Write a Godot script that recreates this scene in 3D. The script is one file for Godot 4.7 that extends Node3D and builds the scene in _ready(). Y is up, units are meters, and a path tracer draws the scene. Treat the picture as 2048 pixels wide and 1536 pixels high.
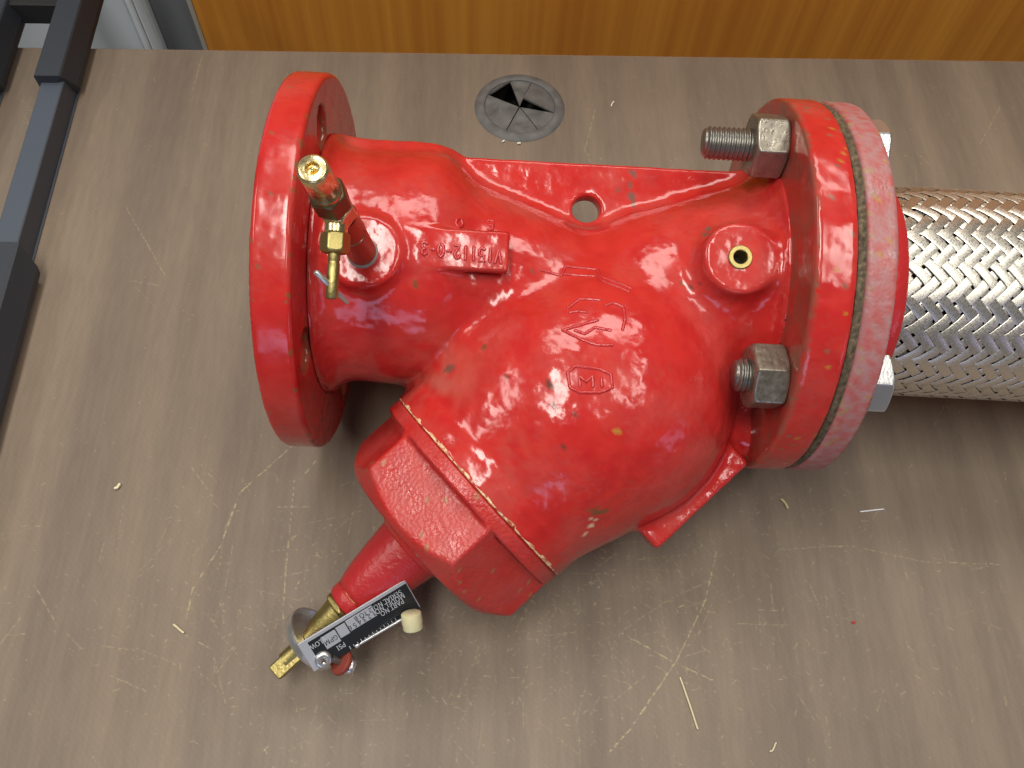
extends Node3D
# A red cast Y-strainer valve with a braided metal hose bolted to it, lying on a worn office table.
# The valve is authored in its own axes in millimetres: x along the pipe, z towards the strainer branch, y square to both.

const MM := 0.001
const ROLL := 0.36652            # the valve lies rolled by 21 degrees, resting on two flanges and its cap
const L0 := -90.4
const L1 := -72.4
const R0 := 145.7
const R1 := 164.4
const R2 := 167.8
const R3 := 181.6
var rng := RandomNumberGenerator.new()
var names := {}
var noise_a := FastNoiseLite.new()
var noise_b := FastNoiseLite.new()
var M := {}
var valve: Node3D

# ---------------------------------------------------------------- helpers
func numbered(n: String) -> String:
	if not names.has(n):
		names[n] = 0
		return n
	names[n] += 1
	return "%s_%03d" % [n, names[n]]

func thing(called: String, label: String, category: String, at := Vector3.ZERO, group := "") -> Node3D:
	var o := Node3D.new()
	o.name = numbered(called)
	add_child(o, true)
	o.position = at
	o.set_meta("label", label)
	o.set_meta("category", category)
	if group: o.set_meta("group", group)
	return o

func tag(o: Node3D, label: String, category: String, group := "") -> void:
	o.set_meta("label", label)
	o.set_meta("category", category)
	if group: o.set_meta("group", group)

func part(called: String, mesh: Mesh, material: Material, parent: Node3D, xf := Transform3D()) -> MeshInstance3D:
	var o := MeshInstance3D.new()
	o.name = numbered(called) if parent == self else called
	o.mesh = mesh
	if material: o.material_override = material
	o.transform = xf
	parent.add_child(o, true)
	return o

func lin(r: float, g: float, b: float) -> Color:
	return Color(r, g, b).linear_to_srgb()

func mat(color: Color, rough: float, metal := 0.0) -> StandardMaterial3D:
	var m := StandardMaterial3D.new()
	m.albedo_color = color
	m.roughness = rough
	m.metallic = metal
	return m

func noise_tex(freq: float, seed_: int, octaves := 3, lo := 0.0, hi := 1.0, size := 512) -> ImageTexture:
	var n := FastNoiseLite.new()
	n.seed = seed_
	n.noise_type = FastNoiseLite.TYPE_SIMPLEX_SMOOTH
	n.frequency = freq
	n.fractal_octaves = octaves
	var im := n.get_seamless_image(size, size)
	im.convert(Image.FORMAT_L8)
	if lo > 0.0 or hi < 1.0:
		var d := im.get_data()
		for i in d.size():
			d[i] = int(255.0 * lerpf(lo, hi, d[i] / 255.0))
		im = Image.create_from_data(size, size, false, Image.FORMAT_L8, d)
	return ImageTexture.create_from_image(im)

func tri(m: StandardMaterial3D, tiles_per_metre: float) -> void:
	m.uv1_triplanar = true
	m.uv1_scale = Vector3.ONE * tiles_per_metre

func bump(m: StandardMaterial3D, tex: Texture2D, cm: float) -> void:
	m.heightmap_enabled = true
	m.heightmap_texture = tex
	m.heightmap_scale = cm

# one triangle whose winding follows the normals it is given; each corner is [position, normal, uv]
func emit(st: SurfaceTool, a: Array, b: Array, c: Array) -> void:
	var n: Vector3 = a[1] + b[1] + c[1]
	var order := [a, b, c] if (b[0] - a[0]).cross(c[0] - a[0]).dot(n) < 0.0 else [a, c, b]
	for v in order:
		st.set_normal(v[1])
		if v.size() > 2: st.set_uv(v[2])
		st.add_vertex(v[0])

# frame whose y axis runs along "dir" from "at"
func along(at: Vector3, dir: Vector3, hint := Vector3.RIGHT) -> Transform3D:
	var y := dir.normalized()
	var x := (hint - y * hint.dot(y)).normalized()
	return Transform3D(Basis(x, y, x.cross(y)), at)

# profile: Vector2(radius, height), lathed about y
func lathe(profile: Array, segs := 64, wobble := 0.0, seed_off := 0.0) -> ArrayMesh:
	var st := SurfaceTool.new()
	st.begin(Mesh.PRIMITIVE_TRIANGLES)
	var nr := []
	for i in profile.size() - 1:
		var d: Vector2 = profile[i + 1] - profile[i]
		nr.append(Vector2(d.y, -d.x).normalized())
	for i in profile.size() - 1:
		var a: Vector2 = profile[i]
		var b: Vector2 = profile[i + 1]
		var na: Vector2 = nr[i]
		var nb: Vector2 = nr[i]
		if i > 0 and nr[i - 1].dot(nr[i]) > 0.72: na = (nr[i - 1] + nr[i]).normalized()
		if i < nr.size() - 1 and nr[i + 1].dot(nr[i]) > 0.72: nb = (nr[i + 1] + nr[i]).normalized()
		for s in segs:
			var q := []
			for e in [[a, na, s], [b, nb, s], [b, nb, s + 1], [a, na, s + 1]]:
				var t: float = TAU * float(int(e[2]) % segs) / segs
				var r: float = e[0].x
				if wobble > 0.0: r += wobble * noise_a.get_noise_3d(r * cos(t) * 9.0 + seed_off, e[0].y * 9.0, r * sin(t) * 9.0)
				q.append([Vector3(r * cos(t), e[0].y, r * sin(t)), Vector3(e[1].x * cos(t), e[1].y, e[1].x * sin(t)), Vector2(float(e[2]) / segs, e[0].y)])
			emit(st, q[0], q[1], q[2])
			emit(st, q[0], q[2], q[3])
	return st.commit()

func bevel_box(size: Vector3, b: float) -> ArrayMesh:
	var st := SurfaceTool.new()
	st.begin(Mesh.PRIMITIVE_TRIANGLES)
	var h := size * 0.5
	var pt := func(s: Vector3, ax: int) -> Vector3:
		var v := s * (h - Vector3.ONE * b)
		v[ax] = s[ax] * h[ax]
		return v
	var quad := func(p: Array) -> void:
		var c := Vector3.ZERO
		for v in p: c += v
		var n: Vector3 = (p[1] - p[0]).cross(p[2] - p[0]).normalized()
		if n.dot(c) < 0.0:
			n = -n
		else:
			p.reverse()
		for k in range(1, p.size() - 1):
			for v in [p[0], p[k], p[k + 1]]:
				st.set_normal(n)
				st.add_vertex(v)
	for ax in 3:
		var u := (ax + 1) % 3
		var w := (ax + 2) % 3
		for s in [-1.0, 1.0]:
			var f := []
			for e in [[-1, -1], [1, -1], [1, 1], [-1, 1]]:
				var sv := Vector3.ZERO
				sv[ax] = s
				sv[u] = e[0]
				sv[w] = e[1]
				f.append(pt.call(sv, ax))
			quad.call(f)
		for s in [-1.0, 1.0]:
			for t in [-1.0, 1.0]:
				var f := []
				for e in [[-1.0, u], [1.0, u], [1.0, w], [-1.0, w]]:
					var sv := Vector3.ZERO
					sv[ax] = e[0]
					sv[u] = s
					sv[w] = t
					f.append(pt.call(sv, e[1]))
				quad.call(f)
	for sx in [-1.0, 1.0]:
		for sy in [-1.0, 1.0]:
			for sz in [-1.0, 1.0]:
				var s := Vector3(sx, sy, sz)
				quad.call([pt.call(s, 0), pt.call(s, 1), pt.call(s, 2)])
	return st.commit()

# tube through points, appended to a SurfaceTool
func tube(st: SurfaceTool, pts: Array, r: float, sides := 8, flat := 1.0, up := Vector3.UP) -> void:
	var rings := []
	for i in pts.size():
		var d: Vector3 = (pts[mini(i + 1, pts.size() - 1)] - pts[maxi(i - 1, 0)]).normalized()
		var x := up.cross(d)
		if x.length() < 0.1: x = Vector3.RIGHT.cross(d)
		x = x.normalized()
		var y := d.cross(x)
		rings.append([pts[i], x, y, d])
	var caps := [[rings[0][0] - rings[0][3] * r * 0.7, rings[0], 0.5], [rings[-1][0] + rings[-1][3] * r * 0.7, rings[-1], 0.5]]
	var all := [[caps[0][0], rings[0][1], rings[0][2], 0.45, -rings[0][3]]]
	for g in rings: all.append([g[0], g[1], g[2], 1.0, Vector3.ZERO])
	all.append([caps[1][0], rings[-1][1], rings[-1][2], 0.45, rings[-1][3]])
	for i in all.size() - 1:
		for s in sides:
			var q := []
			for e in [[i, s], [i + 1, s], [i + 1, s + 1], [i, s + 1]]:
				var g = all[e[0]]
				var t: float = TAU * float(int(e[1]) % sides) / sides
				var n: Vector3 = g[1] * cos(t) + g[2] * sin(t) * flat
				q.append([g[0] + n * r * g[3], (n + g[4] * 0.9).normalized()])
			emit(st, q[0], q[1], q[2])
			emit(st, q[0], q[2], q[3])
	for e in [[all[0], -1.0], [all[-1], 1.0]]:
		for s in sides:
			var q := []
			for t in [[0.0, 0.0], [s, 1.0], [s + 1, 1.0]]:
				var a: float = TAU * float(t[0]) / sides
				q.append([e[0][0] + (e[0][1] * cos(a) + e[0][2] * sin(a) * flat) * r * e[0][3] * t[1], e[0][4]])
			emit(st, q[0], q[1], q[2])

func tube_mesh(pts: Array, r: float, sides := 10) -> ArrayMesh:
	var st := SurfaceTool.new()
	st.begin(Mesh.PRIMITIVE_TRIANGLES)
	tube(st, pts, r, sides)
	return st.commit()

# ---------------------------------------------------------------- surface nets
# f: distance in mm; the result is in metres. bumps: amplitude in mm of the casting's unevenness. tint: vertex colours (linear)
func mesh_field(f: Callable, lo: Vector3, hi: Vector3, h: float, bumps := 0.0, tint = null, keep = null) -> ArrayMesh:
	var nb := Vector3i(((hi - lo) / (h * 4.0)).ceil())
	var n := nb * 4 + Vector3i.ONE
	var val := PackedFloat32Array()
	val.resize(n.x * n.y * n.z)
	val.fill(1e9)
	var vid := PackedInt32Array()
	vid.resize(n.x * n.y * n.z)
	vid.fill(-1)
	var sx := n.y * n.z
	var sy := n.z
	var blocks: Array[Vector3i] = []
	for i in nb.x:
		for j in nb.y:
			for k in nb.z:
				if absf(f.call(lo + Vector3(i * 4 + 2, j * 4 + 2, k * 4 + 2) * h)) < 4.3 * h + bumps:
					blocks.append(Vector3i(i, j, k) * 4)
	for b in blocks:
		for i in 5:
			for j in 5:
				for k in 5:
					var c := (b.x + i) * sx + (b.y + j) * sy + b.z + k
					if val[c] > 1e8: val[c] = f.call(lo + Vector3(b.x + i, b.y + j, b.z + k) * h)
	var g := func(p: Vector3) -> float:
		return f.call(p) - (bumps * (noise_a.get_noise_3dv(p) + 0.16 * noise_b.get_noise_3dv(p)) if bumps > 0.0 else 0.0)
	var vs := PackedVector3Array()
	var ns := PackedVector3Array()
	var cs := PackedColorArray()
	var off := PackedInt32Array([0, 1, sy, sy + 1, sx, sx + 1, sx + sy, sx + sy + 1])
	var pos := [Vector3(0, 0, 0), Vector3(0, 0, 1), Vector3(0, 1, 0), Vector3(0, 1, 1), Vector3(1, 0, 0), Vector3(1, 0, 1), Vector3(1, 1, 0), Vector3(1, 1, 1)]
	var ed := PackedInt32Array([0, 1, 2, 3, 4, 5, 6, 7, 0, 2, 1, 3, 4, 6, 5, 7, 0, 4, 1, 5, 2, 6, 3, 7])
	var e := 0.35 * h
	for b in blocks:
		for i in 4:
			for j in 4:
				for k in 4:
					var c := (b.x + i) * sx + (b.y + j) * sy + b.z + k
					var neg := 0
					for t in 8:
						if val[c + off[t]] < 0.0: neg += 1
					if neg == 0 or neg == 8: continue
					var sum := Vector3.ZERO
					var cnt := 0
					for t in 12:
						var va := val[c + off[ed[t * 2]]]
						var vb := val[c + off[ed[t * 2 + 1]]]
						if (va < 0.0) != (vb < 0.0):
							sum += pos[ed[t * 2]].lerp(pos[ed[t * 2 + 1]], va / (va - vb))
							cnt += 1
					var p := lo + (Vector3(b.x + i, b.y + j, b.z + k) + sum / cnt) * h
					var g1: float = g.call(p + Vector3(e, -e, -e))
					var g2: float = g.call(p + Vector3(-e, -e, e))
					var g3: float = g.call(p + Vector3(-e, e, -e))
					var g4: float = g.call(p + Vector3(e, e, e))
					var nn := Vector3(g1 - g2 - g3 + g4, -g1 - g2 + g3 + g4, -g1 + g2 - g3 + g4).normalized()
					p -= nn * clampf((g1 + g2 + g3 + g4) * 0.25, -h, h)
					vid[c] = vs.size()
					vs.append(p * MM)
					ns.append(nn)
					if tint != null: cs.append(tint.call(p, nn))
	var idx := PackedInt32Array()
	for b in blocks:
		for i in 4:
			for j in 4:
				for k in 4:
					var c := (b.x + i) * sx + (b.y + j) * sy + b.z + k
					var v0 := val[c]
					for ax in 3:
						var st_: int = [sx, sy, 1][ax]
						var v1 := val[c + st_]
						if v1 > 1e8 or (v0 < 0.0) == (v1 < 0.0): continue
						var u: int = [sy, 1, sx][ax]
						var w: int = [1, sx, sy][ax]
						if c - u - w < 0: continue
						var q := [vid[c], vid[c - u], vid[c - u - w], vid[c - w]]
						if q[0] < 0 or q[1] < 0 or q[2] < 0 or q[3] < 0: continue
						if keep != null and not keep.call(vs[q[0]] * 1000.0): continue
						var nrm: Vector3 = ns[q[0]] + ns[q[1]] + ns[q[2]] + ns[q[3]]
						if (vs[q[1]] - vs[q[0]]).cross(vs[q[2]] - vs[q[0]]).dot(nrm) < 0.0:
							idx.append_array([q[0], q[1], q[2], q[0], q[2], q[3]])
						else:
							idx.append_array([q[0], q[2], q[1], q[0], q[3], q[2]])
	var a := []
	a.resize(Mesh.ARRAY_MAX)
	a[Mesh.ARRAY_VERTEX] = vs
	a[Mesh.ARRAY_NORMAL] = ns
	if tint != null: a[Mesh.ARRAY_COLOR] = cs
	a[Mesh.ARRAY_INDEX] = idx
	var m := ArrayMesh.new()
	m.add_surface_from_arrays(Mesh.PRIMITIVE_TRIANGLES, a)
	return m

func smin(a: float, b: float, k: float) -> float:
	var t := maxf(k - absf(a - b), 0.0) / k
	return minf(a, b) - t * t * k * 0.25

func smax(a: float, b: float, k: float) -> float:
	var t := maxf(k - absf(a - b), 0.0) / k
	return maxf(a, b) + t * t * k * 0.25

# cylinder along the radius/length pair (r, l): radius R, half length H, edges rounded by e
func rcyl(r: float, l: float, R: float, H: float, e: float) -> float:
	var x := r - R + e
	var y := absf(l) - H + e
	return minf(maxf(x, y), 0.0) + Vector2(maxf(x, 0.0), maxf(y, 0.0)).length() - e

func rbox(x: float, y: float, z: float, hx: float, hy: float, hz: float, e: float) -> float:
	x = absf(x) - hx + e
	y = absf(y) - hy + e
	z = absf(z) - hz + e
	return minf(maxf(x, maxf(y, z)), 0.0) + Vector3(maxf(x, 0.0), maxf(y, 0.0), maxf(z, 0.0)).length() - e

func rcone(p: Vector3, a: Vector3, b: Vector3, ra: float, rb: float) -> float:
	var ba := b - a
	var t := clampf((p - a).dot(ba) / ba.length_squared(), -0.0, 1.0)
	return (p - a - ba * t).length() - lerpf(ra, rb, t)

# ---------------------------------------------------------------- the casting
func body_f(p: Vector3) -> float:
	var r := sqrt(p.y * p.y + p.z * p.z)
	# inlet leg: straight barrel, rounded over and tapering into the branch
	var d := rcyl(r, p.x + 52.5, 59.5, 46.5, 16.0)
	d = smin(d, rcone(p, Vector3(-25, 0, 2), Vector3(58, 0, 20), 54.0, 42.0), 12.0)
	# branch barrel at 45 degrees
	var dx := p.x - 9.0
	var dz := p.z - 110.0
	var u := (dx - dz) * 0.70711
	var v := (dx + dz) * 0.70711
	var rv := sqrt(p.y * p.y + v * v)
	var dome := rcone(p, Vector3(51.5, 0, 67.6), Vector3(67, 0, 61), 70.6, 70.0)
	var br := smin(dome, maxf(rv - 58.6, u - 60.0), 16.0)
	br = smin(br, rcyl(rv, u - 3.0, 58.9, 7.0, 2.0), 5.0)
	br = maxf(br, -u - 1.5)
	d = smin(d, br, 7.0)
	# outlet leg
	d = smin(d, rcone(p, Vector3(96, 0, 10), Vector3(150, 0, 0), 47.0, 55.0), 12.0)
	# flange faces the legs flare into (0.6 mm inside the flanges)
	d = smin(d, smax(r - 64.3, p.x - L1 - 0.25, 1.0), 17.0)
	d = smin(d, smax(r - 64.0, R0 - 0.25 - p.x, 1.0), 16.0)
	# web with a hole behind, foot on the other side
	d = smin(d, rbox(p.x - 67.0, p.y, p.z + 31.0, 84.0, 5.5, 30.0, 2.0), 8.0)
	d = smin(d, rbox(u - 76.0, p.y - 2.0, v - 58.0, 32.0, 9.5, 25.5, 1.4), 4.0)
	d = smin(d, rcone(p, Vector3(120, -2, 70), Vector3(150, -4, 78), 11.0, 12.0), 6.0)
	# ports
	d = smin(d, rcyl(Vector2(p.x + 48.0, p.z - 7.0).length(), p.y - 30.0, 17.4, 33.0, 2.2), 6.0)
	d = smin(d, rcyl(Vector2(p.x - 123.5, p.z - 0.5).length(), p.y - 30.0, 17.0, 31.0, 2.4), 11.0)
	d = smin(d, rcyl(Vector2(maxf(absf(p.x + 44.0) - 14.0, 0.0), p.y).length(), p.z + 30.0, 18.0, 33.5, 4.0), 8.0)
	# raised pad behind the casting number
	var pad := maxf(absf(r - 57.0) - 2.85, maxf(absf(p.x + 5.5) - 23.5, absf(p.z - 3.0) - 9.5))
	if p.y > 0.0: d = smin(d, pad, 2.2)
	# holes: the web's lifting hole, the outlet port's bore
	d = smax(d, 7.2 - Vector2(p.x - 57.5, p.z + 36.0).length(), 2.0)
	d = maxf(d, 3.4 - Vector2(p.x - 123.5, p.z - 0.5).length() if p.y > 30.0 else -9.0)
	return d

const CHIPS := [[38.7, 64.3, 3.0, 0], [41.3, 74, 2.2, 0], [69, 82, 2.6, 1], [63, 119, 2.4, 2], [67, 119, 2.0, 2], [60, 119, 1.8, 2], [62.7, 123.2, 1.8, 4], [63, 126, 1.2, 4], [50, 78, 1.6, 0], [57, 85, 1.4, 0], [8.7, 46.7, 2.2, 2], [-24, 20, 2.0, 2], [81, -56, 2.2, 3], [81, -50, 3.0, 3], [81, -44, 3.0, 3], [82, -39, 2.4, 3], [75, -48, 2.6, 3], [75, -45, 2.0, 3],
	[-7, 56, 3.4, 3], [60, 130, 1.6, 4], [61, 126, 1.2, 4], [101, 10, 1.6, 2], [104, 13, 1.8, 0], [107, 12, 1.4, 0], [110, -12, 2.4, 3], [112, -16, 2.2, 3], [27, 8, 1.8, 3], [30, 8, 1.6, 3], [55, 80, 1.6, 0], [46, 90, 2.0, 0], [20, 61, 1.4, 0]]
const CHIP_COLORS := [Color(0.13, 0.045, 0.035), Color(0.42, 0.20, 0.04), Color(0.20, 0.07, 0.03), Color(0.20, 0.085, 0.065), Color(0.66, 0.45, 0.32)]

func paint(p: Vector3, n: Vector3) -> Color:
	var c := Color(0.54, 0.030, 0.025)
	var m := noise_b.get_noise_3dv(p * 0.25)
	c = c.lerp(Color(0.48, 0.023, 0.022), clampf(0.5 + m, 0.0, 1.0))
	# a film of dust, thicker where the paint lies flat
	c = c.lerp(Color(0.47, 0.12, 0.10), clampf(0.05 + 0.36 * noise_a.get_noise_3dv(p * 0.28 + Vector3(500, 0, 0)) + 0.16 * noise_b.get_noise_3dv(p * 2.0), 0.0, 0.4))
	return c

func body_tint(p: Vector3, n: Vector3) -> Color:
	var c := paint(p, n)
	# dry dust that has settled on the shoulder of the branch and by the joint
	var du := 0.6 * exp(-Vector3(p.x + 12.0, (p.y - 40.0) * 0.8, p.z - 62.0).length_squared() / 420.0) * clampf(0.65 + 1.3 * noise_a.get_noise_3dv(p * 0.7), 0.0, 1.0)
	du += 0.5 * exp(-Vector3(p.x - 27.0, p.y - 52.0, p.z - 93.0).length_squared() / 160.0) * clampf(0.5 + 1.6 * noise_a.get_noise_3dv(p * 1.3), 0.0, 1.0)
	c = c.lerp(Color(0.46, 0.15, 0.11), clampf(du, 0.0, 0.7))
	if p.y > 0.0:
		for k in CHIPS:
			var q := Vector2(p.x - k[0], p.z - k[1]).length() + 1.6 * noise_a.get_noise_3dv(p * 5.0)
			if q < k[2] * 0.62: c = CHIP_COLORS[k[3]]
	return c

func flange_f(p: Vector3) -> float:
	var r := sqrt(p.y * p.y + p.z * p.z)
	var d := rcyl(r, p.x - (L0 + L1) * 0.5, 95.0, (L1 - L0) * 0.5, 2.6)
	for a in 4:
		var t := PI * 0.25 + PI * 0.5 * a
		d = smax(d, 9.6 - Vector2(p.y - 75.0 * cos(t), p.z - 75.0 * sin(t)).length(), 1.5)
	return maxf(d, 40.0 - r)

func flange_tint(p: Vector3, n: Vector3) -> Color:
	var c := paint(p, n)
	var edge := clampf(1.0 - absf(p.x - L1 + 1.0) / 2.2, 0.0, 1.0)
	if edge * (noise_a.get_noise_3dv(p * 2.2) + 0.25 * noise_b.get_noise_3dv(p)) > 0.34: c = Color(0.20, 0.10, 0.04)
	for a in 4:
		var t := PI * 0.25 + PI * 0.5 * a
		var q := Vector2(p.y - 75.0 * cos(t), p.z - 75.0 * sin(t)).length()
		if q < 12.5 and p.x > L1 - 3.0: c = c.lerp(Color(0.22, 0.07, 0.035), clampf((12.5 - q) * 0.5 + noise_a.get_noise_3dv(p * 3.0), 0.0, 0.75))
	if noise_a.get_noise_3dv(p * 3.3 + Vector3(70, 0, 0)) > 0.66: c = Color(0.22, 0.10, 0.05)
	return c

func outlet_f(p: Vector3) -> float:
	var r := sqrt(p.y * p.y + p.z * p.z)
	return maxf(rcyl(r, p.x - (R0 + R1) * 0.5, 95.0, (R1 - R0) * 0.5, 2.2), 40.0 - r)

func outlet_tint(p: Vector3, n: Vector3) -> Color:
	var c := paint(p, n)
	var r := sqrt(p.y * p.y + p.z * p.z)
	if p.x < R0 + 1.5:      # grime on the face round the nuts
		c = c.lerp(Color(0.24, 0.085, 0.055), clampf(0.62 + 0.7 * noise_a.get_noise_3dv(p * 0.8), 0.0, 0.85) * clampf((r - 50.0) / 18.0, 0.0, 1.0))
	var w := noise_a.get_noise_3dv(Vector3(p.x * 3.0, p.y, p.z) * 1.7) + 0.4 * noise_b.get_noise_3dv(p * 1.5)
	if r > 93.0 and w > 0.62: c = Color(0.23, 0.11, 0.07)
	elif r > 93.0 and w < -0.66 and p.x > 154.0: c = Color(0.42, 0.19, 0.03)
	return c

func hose_flange_tint(p: Vector3, n: Vector3) -> Color:
	var c := Color(0.42, 0.095, 0.090)
	c = c.lerp(Color(0.38, 0.20, 0.20), clampf(0.5 + noise_b.get_noise_3dv(p * 0.6), 0.0, 1.0))
	var w := noise_a.get_noise_3dv(p * 2.0 + Vector3(0, 50, 0))
	if p.x < R2 + 4.0 and w > 0.34: c = c.lerp(Color(0.33, 0.24, 0.11), 0.8)
	if w > 0.60: c = Color(0.40, 0.20, 0.04)
	return c

func hose_flange_f(p: Vector3) -> float:
	var r := sqrt(p.y * p.y + p.z * p.z)
	return maxf(rcyl(r, p.x - (R2 + R3) * 0.5, 94.6, (R3 - R2) * 0.5, 1.8), 40.0 - r)

# strainer cap, in the branch frame: y outwards along the branch from the joint, x across, z = down
func cap_f(p: Vector3) -> float:
	var r := sqrt(p.x * p.x + p.z * p.z)
	var d := rcyl(r, p.y - 4.9, 59.6, 4.1, 1.4)
	var hx := -1e9
	for k in 3:
		var t := deg_to_rad(-12.0 + 60.0 * k)
		hx = maxf(hx, absf(p.x * sin(t) - p.z * cos(t)) - 51.5)
	hx = smax(hx, p.y - 42.0, 4.0)
	hx = smax(hx, (r - 60.0 + (p.y - 31.0) * 1.15) * 0.656, 1.0)
	hx = maxf(hx, 6.0 - p.y)
	d = minf(d, hx)
	return smin(d, rcyl(r, p.y - 42.0, 20.0, 6.0, 2.0), 8.0)

func cap_tint(p: Vector3, n: Vector3) -> Color:
	var c := paint(p, n) * 0.94
	c = c.lerp(Color(0.44, 0.05, 0.045), clampf(0.2 + 0.6 * noise_a.get_noise_3dv(p * 0.6), 0.0, 0.45))
	if noise_a.get_noise_3dv(p * 3.4) > 0.66: c = Color(0.30, 0.16, 0.06)
	return c

func nut_f(p: Vector3) -> float:      # axis x, across flats 26.5
	var r := sqrt(p.y * p.y + p.z * p.z)
	var hx := -1e9
	for k in 3:
		var t := PI / 3.0 * k
		hx = maxf(hx, absf(p.y * cos(t) + p.z * sin(t)) - 13.7)
	hx = smax(hx, absf(p.x) - 7.9, 0.5)
	hx = smax(hx, (r - 15.1 + (absf(p.x) - 7.0) * 1.6) * 0.53, 0.6)
	return maxf(hx, 6.5 - r)

func brass_nut_f(p: Vector3, af: float, hh: float) -> float:      # axis y
	var r := sqrt(p.x * p.x + p.z * p.z)
	var hx := -1e9
	for k in 3:
		var t := PI / 3.0 * k
		hx = maxf(hx, absf(p.x * cos(t) + p.z * sin(t)) - af)
	hx = smax(hx, absf(p.y) - hh, 0.4)
	return smax(hx, (r - af * 1.1 + (absf(p.y) - hh + 1.0) * 1.4) * 0.58, 0.4)

func surf_y(x: float, z: float) -> Vector3:
	var y := 88.0
	for i in 60:
		var d := body_f(Vector3(x, y, z))
		if d < 0.02 or y < 20.0: break
		y -= d
	var q := Vector3(x, y, z)
	return q + Vector3(0, 0.28 * (noise_a.get_noise_3dv(q) + 0.16 * noise_b.get_noise_3dv(q)) - 0.3, 0)

const GLYPHS := {"V": [[0, 1, 0.35, 0, 0.7, 1]], "1": [[0.35, 0, 0.35, 1]], "5": [[0.65, 1, 0.1, 1, 0.08, 0.55, 0.4, 0.64, 0.66, 0.5, 0.68, 0.22, 0.42, 0, 0.05, 0.1]],
	"2": [[0.05, 0.75, 0.2, 0.98, 0.5, 0.98, 0.65, 0.76, 0.55, 0.5, 0.05, 0.02, 0.7, 0.02]], "-": [[0.15, 0.5, 0.55, 0.5]], "0": [[0.35, 1, 0.62, 0.82, 0.7, 0.5, 0.62, 0.18, 0.35, 0, 0.08, 0.18, 0, 0.5, 0.08, 0.82, 0.35, 1]],
	"3": [[0.05, 0.85, 0.3, 1, 0.6, 0.88, 0.6, 0.62, 0.3, 0.52, 0.62, 0.42, 0.66, 0.15, 0.35, 0, 0.02, 0.13]], "E": [[0.65, 1, 0.08, 1, 0.08, 0, 0.65, 0], [0.08, 0.52, 0.5, 0.52]]}

func cast_stroke(st: SurfaceTool, flat_pts: Array, r: float) -> void:
	var pts := []
	for i in flat_pts.size() - 1:
		var a: Vector2 = flat_pts[i]
		var b: Vector2 = flat_pts[i + 1]
		var n := maxi(1, int(a.distance_to(b) / 1.5))
		for k in n: pts.append(surf_y(lerpf(a.x, b.x, float(k) / n), lerpf(a.y, b.y, float(k) / n)) * MM)
	pts.append(surf_y(flat_pts[-1].x, flat_pts[-1].y) * MM)
	tube(st, pts, r * MM, 8)

# words read from behind the valve: their right hand is -x, their top is +z
func cast_text(st: SurfaceTool, text: String, x0: float, z0: float, pitch: float, height: float, slope: float) -> void:
	for i in text.length():
		for s in GLYPHS[text[i]]:
			var pts := []
			for k in s.size() / 2:
				var lx: float = i * pitch + s[k * 2] * pitch * 1.02
				pts.append(Vector2(x0 - lx, z0 - slope * lx + s[k * 2 + 1] * height))
			cast_stroke(st, pts, 0.95)

func thread_mesh(r: float, length: float, pitch: float, depth: float) -> ArrayMesh:   # axis y
	var st := SurfaceTool.new()
	st.begin(Mesh.PRIMITIVE_TRIANGLES)
	var segs := 40
	var rows := int(length / pitch * 6.0)
	var at := func(i: int, s: int) -> Vector3:
		var y := length * i / rows
		var t := TAU * s / segs
		var ph := fposmod(y / pitch - float(s) / segs, 1.0)
		var rr := r - depth * clampf(absf(ph * 2.0 - 1.0) * 1.25 - 0.1, 0.0, 1.0)
		rr -= maxf(0.0, y - length + 1.6 * MM) * 0.9
		return Vector3(rr * cos(t), y, rr * sin(t))
	for i in rows:
		for s in segs:
			var q := [at.call(i, s), at.call(i + 1, s), at.call(i + 1, s + 1), at.call(i, s + 1)]
			for k in [0, 1, 2, 0, 2, 3]: st.add_vertex(q[k])
	for s in segs:
		st.add_vertex(Vector3(0, length, 0))
		st.add_vertex(at.call(rows, s + 1))
		st.add_vertex(at.call(rows, s))
	st.generate_normals()
	return st.commit()

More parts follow.
